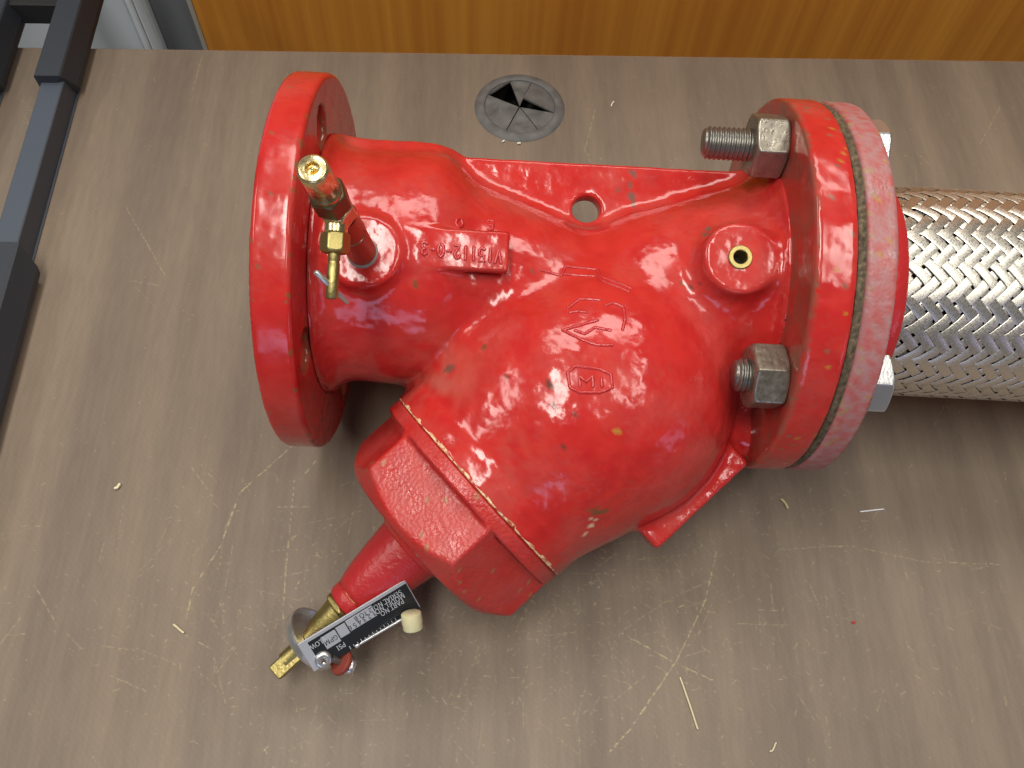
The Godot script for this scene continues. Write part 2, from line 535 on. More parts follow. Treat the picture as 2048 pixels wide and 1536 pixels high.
# ---------------------------------------------------------------- scene
func _ready() -> void:
	rng.seed = 7
	var cam := Camera3D.new()
	cam.name = "camera"
	cam.transform = Transform3D(Basis(Vector3(0.99900837, 0.03821948, 0.02283732), Vector3(0.00309736, 0.45203372, -0.89199547), Vector3(-0.04441484, 0.89118168, 0.45146709)).orthonormalized(), Vector3(0, 0.4756, 0.2582))
	cam.fov = 47.65
	cam.near = 0.02
	cam.far = 30.0
	add_child(cam)
	cam.current = true
	var env := Environment.new()
	env.background_mode = Environment.BG_COLOR
	env.background_color = Color(0.72, 0.71, 0.70)
	env.background_energy_multiplier = 0.13
	env.tonemap_mode = Environment.TONE_MAPPER_LINEAR
	env.tonemap_exposure = 1.0
	env.sdfgi_enabled = true
	env.ssao_enabled = true
	env.ssil_enabled = true
	var we := WorldEnvironment.new()
	we.name = "environment"
	we.environment = env
	add_child(we)
	lamp("ceiling_lamp", Vector3(-2.0, 2.1, 0.2), Vector3(-2.0, 0, 0.2), Vector2(0.45, 1.2), 2.4, Color(1.0, 0.985, 0.95))
	lamp("ceiling_lamp", Vector3(-0.35, 2.1, 0.5), Vector3(-0.35, 0, 0.5), Vector2(0.34, 1.2), 2.9, Color(1.0, 0.985, 0.95))
	lamp("ceiling_lamp", Vector3(0.95, 2.1, 0.55), Vector3(0.95, 0, 0.55), Vector2(0.30, 1.2), 1.4, Color(1.0, 0.985, 0.95))
	lamp("ceiling_lamp", Vector3(0.3, 2.1, -1.1), Vector3(0.3, 0, -1.1), Vector2(1.6, 0.7), 3.0, Color(1.0, 0.985, 0.95))
	lamp("window_light", Vector3(-0.45, 0.62, 3.0), Vector3(0.0, 0.1, 0), Vector2(1.5, 0.7), 1.0, Color(0.78, 0.82, 1.0))
	lamp("window_light", Vector3(3.4, 0.7, 2.6), Vector3(0.0, 0.1, 0), Vector2(1.3, 0.9), 0.7, Color(0.82, 0.80, 1.0))

	noise_a.seed = 3
	noise_a.noise_type = FastNoiseLite.TYPE_SIMPLEX_SMOOTH
	noise_a.frequency = 0.09
	noise_a.fractal_octaves = 2
	noise_b.seed = 11
	noise_b.noise_type = FastNoiseLite.TYPE_SIMPLEX_SMOOTH
	noise_b.frequency = 0.3
	noise_b.fractal_octaves = 2
	make_materials()
	make_table()
	make_background()
	make_frame()
	make_grommet()
	make_valve()
	make_bits()

func lamp(called: String, at: Vector3, to: Vector3, size: Vector2, energy: float, color: Color) -> void:
	var l := AreaLight3D.new()
	l.name = numbered(called)
	add_child(l, true)
	l.look_at_from_position(at, to, Vector3.FORWARD if absf((to - at).normalized().y) > 0.9 else Vector3.UP)
	l.area_size = size
	l.light_energy = energy
	l.light_color = color
	l.shadow_enabled = true

func make_materials() -> void:
	var fine := noise_tex(0.02, 5, 3)
	var rough_t := noise_tex(0.012, 9, 4, 0.35, 1.0)
	var grain := noise_tex(0.08, 21, 2)
	# glossy red enamel over a cast surface
	var m := mat(Color.WHITE, 0.26)
	m.vertex_color_use_as_albedo = true
	tri(m, 10.0)
	bump(m, fine, 0.017)
	m.roughness_texture = rough_t
	M.paint = m
	var mf := m.duplicate()
	mf.heightmap_scale = 0.005
	M.flange_paint = mf
	var m2 := m.duplicate()
	m2.roughness = 0.55
	m2.heightmap_texture = grain
	m2.heightmap_scale = 0.03
	M.cap_paint = m2
	var m3 := m.duplicate()
	m3.roughness = 0.66
	m3.heightmap_texture = grain
	m3.heightmap_scale = 0.02
	M.primer = m3
	M.red_plain = mat(lin(0.47, 0.025, 0.026), 0.24)
	tri(M.red_plain, 18.0)
	bump(M.red_plain, fine, 0.03)
	M.cone_paint = mat(lin(0.43, 0.024, 0.027), 0.34)
	tri(M.cone_paint, 22.0)
	bump(M.cone_paint, fine, 0.03)
	M.brass = mat(lin(0.80, 0.66, 0.35), 0.38, 0.9)
	tri(M.brass, 40.0)
	M.brass.roughness_texture = rough_t
	bump(M.brass, fine, 0.006)
	M.brass_bright = mat(lin(0.80, 0.66, 0.36), 0.2, 1.0)
	M.brass_dull = mat(lin(0.44, 0.36, 0.14), 0.42, 1.0)
	tri(M.brass_dull, 40.0)
	bump(M.brass_dull, fine, 0.01)
	M.dark_nut = mat(lin(0.19, 0.14, 0.075), 0.36, 0.9)
	tri(M.dark_nut, 60.0)
	bump(M.dark_nut, fine, 0.006)
	M.tube = mat(lin(0.42, 0.075, 0.035), 0.36, 0.35)
	M.steel = mat(lin(0.36, 0.32, 0.26), 0.5, 0.75)
	tri(M.steel, 40.0)
	bump(M.steel, fine, 0.008)
	M.steel.albedo_texture = noise_tex(0.015, 31, 4, 0.78, 1.0, 256)
	M.steel.roughness_texture = rough_t
	M.thread = mat(lin(0.24, 0.23, 0.205), 0.38, 0.85)
	M.zinc = mat(lin(0.72, 0.72, 0.72), 0.32, 0.9)
	tri(M.zinc, 40.0)
	bump(M.zinc, fine, 0.006)
	M.gasket = mat(lin(0.24, 0.18, 0.10), 0.75)
	tri(M.gasket, 40.0)
	bump(M.gasket, grain, 0.03)
	M.gasket.albedo_texture = noise_tex(0.03, 41, 3, 0.3, 1.0, 256)
	M.braid = mat(lin(0.76, 0.72, 0.64), 0.5, 0.9)
	M.braid.anisotropy_enabled = true
	M.braid.anisotropy = 0.6
	M.braid.roughness_texture = rough_t
	var stripes := Image.create(32, 4, false, Image.FORMAT_L8)
	for x in 32:
		var v := 0.35 + 0.65 * sqrt(maxf(0.0, 1.0 - pow(fposmod(x / 4.0, 1.0) * 2.0 - 1.0, 2.0)))
		for y in 4: stripes.set_pixel(x, y, Color(v, v, v))
	bump(M.braid, ImageTexture.create_from_image(stripes), 0.007)
	M.black = mat(lin(0.012, 0.012, 0.012), 0.7)
	M.core = mat(lin(0.02, 0.02, 0.018), 0.7, 0.2)
	M.tag_black = mat(lin(0.012, 0.013, 0.016), 0.35)
	M.tag_silver = mat(lin(0.55, 0.57, 0.62), 0.4, 0.6)
	M.tag_print = mat(lin(0.42, 0.44, 0.48), 0.5)
	M.fibre = mat(lin(0.22, 0.035, 0.022), 0.7)
	M.cream = mat(lin(0.68, 0.63, 0.38), 0.5)
	M.cream.subsurf_scatter_enabled = true
	M.cream.subsurf_scatter_strength = 0.2

# ---------------------------------------------------------------- table
const TW := 2048
const TH := 1152
const TX0 := -0.5
const TZ0 := -0.2627
const TSX := 1.0
const TSZ := 0.5625
var tex_data := PackedByteArray()

func tpx(x: float, z: float) -> Vector2:
	return Vector2((x - TX0) / TSX * TW, (z - TZ0) / TSZ * TH)

func dab(x: int, y: int, c: Color, a: float) -> void:
	if x < 0 or y < 0 or x >= TW or y >= TH: return
	var i := (y * TW + x) * 3
	tex_data[i] = int(lerpf(tex_data[i], c.r * 255.0, a))
	tex_data[i + 1] = int(lerpf(tex_data[i + 1], c.g * 255.0, a))
	tex_data[i + 2] = int(lerpf(tex_data[i + 2], c.b * 255.0, a))

func scratch(pts: Array, c: Color, strength: float, width := 1.0) -> void:
	for k in pts.size() - 1:
		var a: Vector2 = pts[k]
		var b: Vector2 = pts[k + 1]
		var n := int(a.distance_to(b)) + 1
		for i in n:
			var q := a.lerp(b, float(i) / n)
			var s := strength * clampf(0.5 + 1.3 * noise_b.get_noise_2d(q.x * 0.5, q.y * 0.5), 0.05, 1.0)
			q += Vector2(noise_a.get_noise_2d(q.x, q.y), noise_a.get_noise_2d(q.y, q.x + 99.0)) * 0.5
			for dx in range(int(-width) , int(width) + 2):
				var w := clampf(width * 0.5 + 0.5 - absf(floorf(q.x) + dx + 0.5 - q.x), 0.0, 1.0)
				if w > 0.0: dab(int(q.x) + dx, int(q.y), c, s * w)

func make_table() -> void:
	var fine := FastNoiseLite.new()
	fine.seed = 5
	fine.frequency = 0.11
	fine.fractal_octaves = 4
	fine.fractal_gain = 0.7
	var gf := fine.get_image(TW, 150)
	gf.convert(Image.FORMAT_L8)
	gf.resize(TW, TH, Image.INTERPOLATE_CUBIC)
	var broad := FastNoiseLite.new()
	broad.seed = 15
	broad.frequency = 0.013
	broad.fractal_octaves = 3
	var gb := broad.get_image(TW, 20)
	gb.convert(Image.FORMAT_L8)
	gb.resize(TW, TH, Image.INTERPOLATE_CUBIC)
	var cloud := FastNoiseLite.new()
	cloud.seed = 25
	cloud.frequency = 0.02
	cloud.fractal_octaves = 5
	var gc := cloud.get_image(TW / 4, TH / 4)
	gc.convert(Image.FORMAT_L8)
	gc.resize(TW, TH, Image.INTERPOLATE_CUBIC)
	var df := gf.get_data()
	var db := gb.get_data()
	var dc := gc.get_data()
	tex_data.resize(TW * TH * 3)
	rng.seed = 99
	var j := 0
	for i in TW * TH:
		var v := 0.24 * df[i] + 0.46 * db[i] + 0.10 * dc[i] - 0.40 * 255.0 + float(((i * 7919 + (i >> 7) * 104729) >> 3) & 63) - 31.5
		tex_data[j] = clampi(int(121.0 + v * 0.17), 0, 255)
		tex_data[j + 1] = clampi(int(107.0 + v * 0.16), 0, 255)
		tex_data[j + 2] = clampi(int(93.0 + v * 0.13), 0, 255)
		j += 3
	var pale := Color(0.78, 0.74, 0.55)
	var lines := {"a": [-0.103, 0.054, -0.133, 0.086, -0.14, 0.117, -0.152, 0.141, -0.153, 0.157], "b": [-0.103, 0.079, -0.103, 0.091, -0.103, 0.134, -0.102, 0.158], "c": [0.137, 0.123, 0.127, 0.151, 0.108, 0.182, 0.08, 0.216, 0.067, 0.228],
		"d": [0.078, 0.167, 0.107, 0.184, 0.126, 0.193], "e": [-0.153, 0.165, -0.137, 0.173], "g": [-0.236, 0.138, -0.223, 0.155, -0.219, 0.16], "h": [0.081, 0.166, 0.107, 0.15, 0.131, 0.14], "i": [-0.165, 0.067, -0.147, 0.09],
		"k": [0.09, -0.208, 0.08, -0.17, 0.086, -0.152], "l": [0.173, 0.123, 0.214, 0.121, 0.255, 0.131, 0.298, 0.133], "m": [-0.091, 0.066, -0.1, 0.079], "p": [-0.203, -0.223, -0.201, -0.258], "q": [-0.135, 0.093, -0.139, 0.108, -0.139, 0.128],
		"r": [-0.243, 0.164, -0.235, 0.163], "s": [0.073, 0.202, 0.09, 0.19], "t": [0.397, -0.215, 0.371, -0.178], "u": [0.321, -0.172, 0.329, -0.159], "v": [-0.095, 0.137, -0.097, 0.142], "w": [0.187, 0.143, 0.19, 0.157], "x": [-0.233, -0.118, -0.198, -0.062], "y": [-0.221, -0.058, -0.2, -0.054]}
	for k in lines:
		var pts := []
		for n in lines[k].size() / 2: pts.append(tpx(lines[k][n * 2], lines[k][n * 2 + 1]))
		scratch(pts, pale, 0.75 if k in ["a", "b", "c", "d", "v", "m"] else 0.5, 1.3 if k in ["a", "c"] else 1.0)
	# many short fine scuffs where heavy things are dragged, fewer elsewhere
	for n in 2600:
		var x := rng.randfn(0.02, 0.12)
		var z := rng.randfn(0.15, 0.045)
		if n % 5 == 0:
			x = rng.randf_range(-0.45, 0.45)
			z = rng.randf_range(-0.25, 0.28)
		var l := rng.randf_range(0.001, 0.005) if rng.randf() < 0.94 else rng.randf_range(0.008, 0.03)
		var t := rng.randf_range(0.0, TAU)
		var q := Vector2(x, z) + Vector2(cos(t), sin(t)) * l
		scratch([tpx(x, z), tpx(q.x, q.y)], pale, rng.randf_range(0.12, 0.46))
	for n in 420:
		var q := tpx(rng.randf_range(-0.45, 0.45), rng.randf_range(-0.26, 0.28))
		dab(int(q.x), int(q.y), Color(0.85, 0.82, 0.7), rng.randf_range(0.2, 0.6))
	var im := Image.create_from_data(TW, TH, false, Image.FORMAT_RGB8, tex_data)
	var m := mat(Color.WHITE, 0.62)
	m.metallic_specular = 0.4
	m.albedo_texture = ImageTexture.create_from_image(im)
	m.uv1_scale = Vector3(1, 1, 1)
	m.roughness_texture = noise_tex(0.02, 71, 4, 0.72, 1.0, 256)
	M.table = m
	# top with a round hole for the grommet
	var st := SurfaceTool.new()
	st.begin(Mesh.PRIMITIVE_TRIANGLES)
	var put := func(x: float, z: float) -> void:
		st.set_normal(Vector3.UP)
		st.set_uv(Vector2((x - TX0) / TSX, (z - TZ0) / TSZ))
		st.add_vertex(Vector3(x, 0, z))
	var c := Vector2(0.0345, -0.2095)
	var h := 0.04
	var xs := [-0.85, c.x - h, c.x + h, 0.95]
	var zs := [TZ0, c.y - h, c.y + h, 0.55]
	for a in 3:
		for b in 3:
			if a == 1 and b == 1: continue
			for e in [[0, 0], [1, 0], [1, 1], [0, 0], [1, 1], [0, 1]]: put.call(xs[a + e[0]], zs[b + e[1]])
	for s in 64:
		var q := []
		for t in [s, s + 1]:
			var d := Vector2(cos(TAU * t / 64.0), sin(TAU * t / 64.0))
			q.append([c + d * 0.029, c + d * h / maxf(absf(d.x), absf(d.y))])
		for v in [q[0][0], q[0][1], q[1][1], q[0][0], q[1][1], q[1][0]]: put.call(v.x, v.y)
	var t := thing("table", "worn grey-brown wood laminate table top covered in fine scratches under the red valve", "table")
	part("table_top", st.commit(), m, t)
	# the board's back edge, rounded over, and its underside
	var edge := SurfaceTool.new()
	edge.begin(Mesh.PRIMITIVE_TRIANGLES)
	var prof := [Vector2(0, 0)]
	for k in 7: prof.append(Vector2(-0.002 * sin(PI * 0.5 * k / 6.0), -0.002 + 0.002 * cos(PI * 0.5 * k / 6.0)))
	prof.append(Vector2(-0.002, -0.028))
	prof.append(Vector2(0.8, -0.028))
	for k in prof.size() - 1:
		var a: Vector2 = prof[k]
		var b: Vector2 = prof[k + 1]
		for e in [[-0.85, a], [0.95, a], [0.95, b], [-0.85, a], [0.95, b], [-0.85, b]]: edge.add_vertex(Vector3(e[0], e[1].y, TZ0 + e[1].x))
	edge.generate_normals()
	part("edge_band", edge.commit(), mat(lin(0.23, 0.16, 0.12), 0.45), t)

func make_background() -> void:
	# orange wood panel standing behind the table
	var g := FastNoiseLite.new()
	g.seed = 8
	g.frequency = 0.05
	g.fractal_octaves = 4
	g.fractal_gain = 0.6
	var im := g.get_image(1024, 14)
	im.convert(Image.FORMAT_L8)
	im.resize(1024, 512, Image.INTERPOLATE_CUBIC)
	var g2 := FastNoiseLite.new()
	g2.seed = 18
	g2.frequency = 0.008
	var im2 := g2.get_image(1024, 12)
	im2.convert(Image.FORMAT_L8)
	im2.resize(1024, 512, Image.INTERPOLATE_CUBIC)
	var a := im.get_data()
	var b := im2.get_data()
	var out := PackedByteArray()
	out.resize(1024 * 512 * 3)
	for i in 1024 * 512:
		var v := 0.55 * a[i] + 0.45 * b[i] - 127.0
		out[i * 3] = clampi(int(214.0 + v * 0.18), 0, 255)
		out[i * 3 + 1] = clampi(int(138.0 + v * 0.20), 0, 255)
		out[i * 3 + 2] = clampi(int(48.0 + v * 0.10), 0, 255)
	var m := mat(Color.WHITE, 0.42)
	m.albedo_texture = ImageTexture.create_from_image(Image.create_from_data(1024, 512, false, Image.FORMAT_RGB8, out))
	tri(m, 1.25)
	var w := thing("wooden_partition", "upright orange-brown wood grain panel standing behind the back edge of the table", "partition", Vector3(0.351, -0.5, -0.409))
	part("wood_panel", bevel_box(Vector3(1.2, 1.0, 0.018), 0.001), m, w, Transform3D(Basis(), Vector3(0, 0.5, 0)))
	var t := thing("door_frame", "pale grey metal frame with upright strips beside the orange wood panel", "frame", Vector3(-0.25, -0.5, -0.409))
	part("sheet", bevel_box(Vector3(0.5, 1.0, 0.01), 0.001), mat(lin(0.66, 0.72, 0.78), 0.5), t, Transform3D(Basis(), Vector3(-0.313, 0.5, -0.006)))
	var light := mat(lin(0.78, 0.82, 0.86), 0.4)
	part("strip", bevel_box(Vector3(0.006, 1.0, 0.012), 0.0015), light, t, Transform3D(Basis(), Vector3(-0.0575, 0.5, -0.002)))
	part("strip", bevel_box(Vector3(0.0105, 1.0, 0.016), 0.002), light, t, Transform3D(Basis(), Vector3(-0.0465, 0.5, 0.0)))
	part("recessed_strip", bevel_box(Vector3(0.037, 1.0, 0.008), 0.001), mat(lin(0.20, 0.22, 0.23), 0.5), t, Transform3D(Basis(), Vector3(-0.0222, 0.5, -0.005)))
	part("edge_strip", bevel_box(Vector3(0.0044, 1.0, 0.018), 0.001), mat(lin(0.46, 0.42, 0.36), 0.5), t, Transform3D(Basis(), Vector3(-0.0015, 0.5, 0.0)))

func make_frame() -> void:
	var t := thing("folding_frame", "dark grey frame of parallel square bars with black sleeves lying on the table's left", "frame", Vector3(-0.29, 0, -0.15))
	var steel := mat(lin(0.060, 0.074, 0.100), 0.55)
	tri(steel, 20.0)
	bump(steel, noise_tex(0.1, 61, 2, 0.0, 1.0, 256), 0.006)
	var black := mat(lin(0.026, 0.032, 0.042), 0.55)
	tri(black, 20.0)
	bump(black, noise_tex(0.1, 62, 2, 0.0, 1.0, 256), 0.012)
	for k in 2:
		var x := -0.053 * k - 0.002
		part("bar", bevel_box(Vector3(0.0155, 0.019, 0.17), 0.0007), steel, t, Transform3D(Basis(), Vector3(x + 0.0005, 0.0105, 0.005)))
		part("bar_lip", bevel_box(Vector3(0.0016, 0.0012, 0.17), 0.0004), steel, t, Transform3D(Basis(), Vector3(x + 0.0088, 0.0008, 0.005)))
		part("sleeve", sleeve_mesh(-0.215, -0.058, 0.0265), black, t, Transform3D(Basis(), Vector3(x, 0, 0)))
		part("sleeve", sleeve_mesh(0.083, 0.29, 0.0285), black, t, Transform3D(Basis().scaled(Vector3(1.45, 1, 1)), Vector3(x + 0.0015, 0, 0)))
	part("cross_bar", bevel_box(Vector3(0.06, 0.018, 0.03), 0.001), M.black, t, Transform3D(Basis(), Vector3(-0.028, 0.015, -0.146)))

# a moulded sleeve along z whose right side bulges out to a ridge low down and is cut off slanting at its ends
func sleeve_mesh(z0: float, z1: float, h: float) -> ArrayMesh:
	var st := SurfaceTool.new()
	st.begin(Mesh.PRIMITIVE_TRIANGLES)
	st.set_smooth_group(-1)
	var sec := [Vector2(-0.0095, 0.0), Vector2(-0.0095, h - 0.001), Vector2(-0.0085, h), Vector2(0.0075, h), Vector2(0.0085, h - 0.001), Vector2(0.0125, h * 0.42), Vector2(0.0125, h * 0.25), Vector2(0.0085, 0.0)]
	var ring := func(k: int) -> Array:
		var out := []
		for q in sec:
			var low: float = 1.0 - q.y / h
			var z := z0 if k == 0 else z1
			var cut: float = 0.012 * low * clampf((q.x + 0.0095) / 0.022, 0.0, 1.0)
			out.append(Vector3(q.x, q.y, z + cut if k == 0 else z - cut))
		return out
	var a: Array = ring.call(0)
	var b: Array = ring.call(1)
	for i in sec.size():
		var j := (i + 1) % sec.size()
		for v in [a[i], b[i], b[j], a[i], b[j], a[j]]: st.add_vertex(v)
	for i in range(1, sec.size() - 1):
		for v in [a[0], a[i], a[i + 1], b[0], b[i + 1], b[i]]: st.add_vertex(v)
	st.generate_normals()
	return st.commit()

func make_grommet() -> void:
	var t := thing("cable_grommet", "round grey plastic cable grommet with split rubber flaps set in the table", "cable grommet", Vector3(0.0345, 0, -0.2095))
	var grey := mat(lin(0.150, 0.147, 0.143), 0.6)
	tri(grey, 30.0)
	grey.albedo_texture = noise_tex(0.008, 77, 4, 0.7, 1.0, 256)
	var p := []
	for e in [[33.0, 0.02], [33.0, 0.2], [31.8, 1.2], [29.5, 2.2], [27.0, 2.4], [25.9, 2.0], [25.4, 1.4], [25.4, -18]]: p.append(Vector2(e[0], e[1]) * MM)
	part("collar", lathe(p, 72), grey, t)
	part("cup_floor", lathe([Vector2(0.0258, -0.0178), Vector2(0.0001, -0.0178)], 40), M.black, t)
	part("cup_wall", lathe([Vector2(0.0252, 0.0002), Vector2(0.0252, -0.0179)], 40), M.black, t)
	var ang := [-2.55, -2.05, -1.21, 0.13, 0.95, 2.01]      # slits, seen from above (x right, z towards the viewer)
	ang = [atan2(-12.0, -23.5), atan2(-20.0, -5.5), atan2(-25.0, 9.5), atan2(5.5, 24.5), atan2(18.5, 10.5), atan2(19.0, -8.5)]
	ang.sort()
	for i in 6:
		var a0: float = ang[i]
		var a1: float = ang[(i + 1) % 6] + (TAU if i == 5 else 0.0)
		var st := SurfaceTool.new()
		st.begin(Mesh.PRIMITIVE_TRIANGLES)
		st.set_smooth_group(-1)
		var mid := (a0 + a1) * 0.5
		var drop := 0.0
		if mid > -2.66 and mid < -1.85 and a0 < -2.5: drop = 1.05
		elif a0 > -1.4 and a0 < -1.0: drop = 0.5
		var hinge := 0.0245 * cos((a1 - a0) * 0.5) * 0.92
		var axis := Vector3(-sin(mid), 0, cos(mid))
		var base := Vector3(cos(mid), 0, sin(mid)) * hinge
		var gap := 0.0004
		var pts := [Vector3(cos(mid), 0, sin(mid)) * gap * 2.0]
		for k in 9:
			var th := lerpf(a0 + 0.012, a1 - 0.012, k / 8.0)
			pts.append(Vector3(cos(th), 0, sin(th)) * 0.0254)
		var bend := func(v: Vector3) -> Vector3:
			var out: float = v.dot(Vector3(cos(mid), 0, sin(mid)))
			if out >= hinge: return v
			return base + (v - base).rotated(axis, -drop)
		for k in range(1, 9):
			for d in [0.0009, -0.0007]:
				for v in ([pts[0], pts[k], pts[k + 1]] if d > 0.0 else [pts[0], pts[k + 1], pts[k]]):
					var w: Vector3 = v
					# split each sector at its hinge so that it folds there
					st.add_vertex(bend.call(w) + Vector3(0, d, 0))
		for e in [[pts[0], pts[1]], [pts[9], pts[0]]]:
			var q := [bend.call(e[0]) + Vector3(0, 0.0009, 0), bend.call(e[1]) + Vector3(0, 0.0009, 0), bend.call(e[1]) - Vector3(0, 0.0007, 0), bend.call(e[0]) - Vector3(0, 0.0007, 0)]
			for k in [0, 1, 2, 0, 2, 3]: st.add_vertex(q[k])
		st.generate_normals()
		part("flap", st.commit(), grey, t)

# ---------------------------------------------------------------- valve
func make_valve() -> void:
	valve = thing("strainer_valve", "red cast Y-strainer valve with brass fittings bolted to a braided metal hose", "valve")
	valve.rotation.y = deg_to_rad(-3.4163)
	var B := Transform3D(Basis(Vector3.RIGHT, ROLL), Vector3(0, 0.095, 0))
	var body := part("body", mesh_field(body_f, Vector3(-73, -76, -70), Vector3(147, 72, 160), 2.0, 0.28, body_tint, func(p: Vector3) -> bool: return p.x > L1 - 0.5 and p.x < R0 + 0.5 and Vector2(p.y, p.z).length() < 155.0), M.paint, valve, B)
	part("inlet_flange", mesh_field(flange_f, Vector3(-94, -98, -98), Vector3(-68, 98, 98), 1.8, 0.12, flange_tint), M.flange_paint, valve, B)
	part("outlet_flange", mesh_field(outlet_f, Vector3(142, -98, -98), Vector3(168, 98, 98), 2.0, 0.22, outlet_tint), M.flange_paint, valve, B)
	part("hose_flange", mesh_field(hose_flange_f, Vector3(164, -98, -98), Vector3(186, 98, 98), 2.0, 0.12, hose_flange_tint), M.primer, valve, B)
	var axis_x := Transform3D(Basis(Vector3(0, -1, 0), Vector3(1, 0, 0), Vector3(0, 0, 1)), Vector3.ZERO)   # y of a lathe onto +x
	part("flange_gasket", lathe([Vector2(0.04, R1 * MM), Vector2(0.0932, R1 * MM), Vector2(0.0938, (R1 + R2) * 0.0005), Vector2(0.0932, R2 * MM), Vector2(0.04, R2 * MM)], 96, 0.0009), M.gasket, valve, B * axis_x)

	# cast lettering and emblem
	var st := SurfaceTool.new()
	st.begin(Mesh.PRIMITIVE_TRIANGLES)
	cast_text(st, "V15112-0-3", 14.5, 2.6, 3.75, 6.0, 0.05)
	cast_text(st, "E", 10.0, -15.5, 4.0, 5.0, 0.0)
	cast_text(st, "0", -4.5, -13.5, 4.0, 4.6, 0.0)
	part("raised_lettering", st.commit(), M.red_plain, body)
	st = SurfaceTool.new()
	st.begin(Mesh.PRIMITIVE_TRIANGLES)
	for s in [[33.3, 7.4, 43.3, 9.8, 45.1, 4.5, 60.6, 5.5, 61.3, 9.5, 75.3, 16.0], [44.8, 8.9, 60.1, 9.6, 61.8, 12.3, 74.1, 17.9], [44.2, 38.8, 51.2, 36.2, 59.2, 33.5], [43.5, 38.8, 52.3, 43.3, 58.9, 45.4, 65.5, 45.1], [49.0, 38.9, 53.4, 40.4, 57.8, 37.2, 64.9, 38.3], [63.0, 26.0, 65.5, 24.6, 68.0, 25.0, 70.9, 26.5],
		[70.9, 26.5, 71.3, 32.8, 70.1, 37.8], [45.7, 28.2, 51.4, 22.8, 60.4, 23.2], [46.8, 30.0, 50.2, 29.2, 54.6, 29.9], [46.1, 58.5, 49.3, 55.4, 60.2, 56.3, 65.1, 58.3, 65.9, 64.2, 60.6, 66.6, 51.8, 67.1, 47.4, 65.1, 46.1, 58.5], [51.7, 64.2, 51.1, 59.8, 54.3, 62.3, 57.0, 59.5, 57.4, 64.2], [61.0, 60.2, 61.3, 64.2]]:
		var pts := []
		for k in s.size() / 2: pts.append(Vector2(s[k * 2], s[k * 2 + 1]))
		cast_stroke(st, pts, 0.9)
	part("raised_emblem", st.commit(), M.red_plain, body)

	# bronze bushing in the outlet port
	var bush := surf_y(123.5 + 10.0, 0.5)
	part("port_bushing", lathe([Vector2(0.0056, -0.002), Vector2(0.0056, 0.0001), Vector2(0.0052, 0.0005), Vector2(0.0035, 0.0005), Vector2(0.0031, 0.0001), Vector2(0.0031, -0.02)], 32), M.brass_dull, valve, B * Transform3D(Basis(), Vector3(123.5, bush.y, 0.5) * MM))
	part("port_bore", lathe([Vector2(0.0036, -0.011), Vector2(0.0001, -0.011)], 24), M.black, valve, B * Transform3D(Basis(), Vector3(123.5, bush.y, 0.5) * MM))

	# strainer cap on the branch
	var C := B * Transform3D(Basis(Vector3(0.70711, 0, 0.70711), Vector3(-0.70711, 0, 0.70711), Vector3(0, -1, 0)), Vector3(9, 0, 110) * MM)
	part("strainer_cap", mesh_field(cap_f, Vector3(-64, -2, -64), Vector3(64, 52, 64), 2.0, 0.16, cap_tint), M.cap_paint, valve, C)
	var seam := lathe([Vector2(0.05, -0.0016), Vector2(0.0596, -0.0016), Vector2(0.0601, -0.0008), Vector2(0.0601, 0.0006), Vector2(0.0596, 0.0010), Vector2(0.05, 0.0010)], 120, 0.0006, 40.0)
	var ms := mat(lin(0.40, 0.16, 0.10), 0.6)
	var sp := noise_tex(0.05, 91, 2, 0.0, 1.0, 256)
	tri(ms, 30.0)
	bump(ms, sp, 0.05)
	ms.albedo_texture = speckle()
	ms.albedo_color = Color.WHITE
	part("joint_gasket", seam, ms, valve, C)
	make_drain(C)
	make_pressure_tap(B)
	make_bolts(B)
	make_hose(B)

func speckle() -> ImageTexture:
	var n := FastNoiseLite.new()
	n.seed = 4
	n.frequency = 0.03
	var im := n.get_seamless_image(256, 256)
	im.convert(Image.FORMAT_L8)
	var d := im.get_data()
	var out := Image.create(256, 256, false, Image.FORMAT_RGB8)
	for i in d.size():
		var v := d[i] / 255.0
		var c := Color(0.66, 0.17, 0.12)
		if v > 0.53: c = Color(0.90, 0.79, 0.62)
		elif v > 0.43: c = Color(0.74, 0.42, 0.26)
		elif v < 0.22: c = Color(0.36, 0.16, 0.10)
		out.set_pixel(i % 256, i / 256, c)
	return ImageTexture.create_from_image(out)

func prof(a: Array) -> Array:
	var p := []
	for k in a.size() / 2: p.append(Vector2(a[k * 2], a[k * 2 + 1]) * MM)
	return p

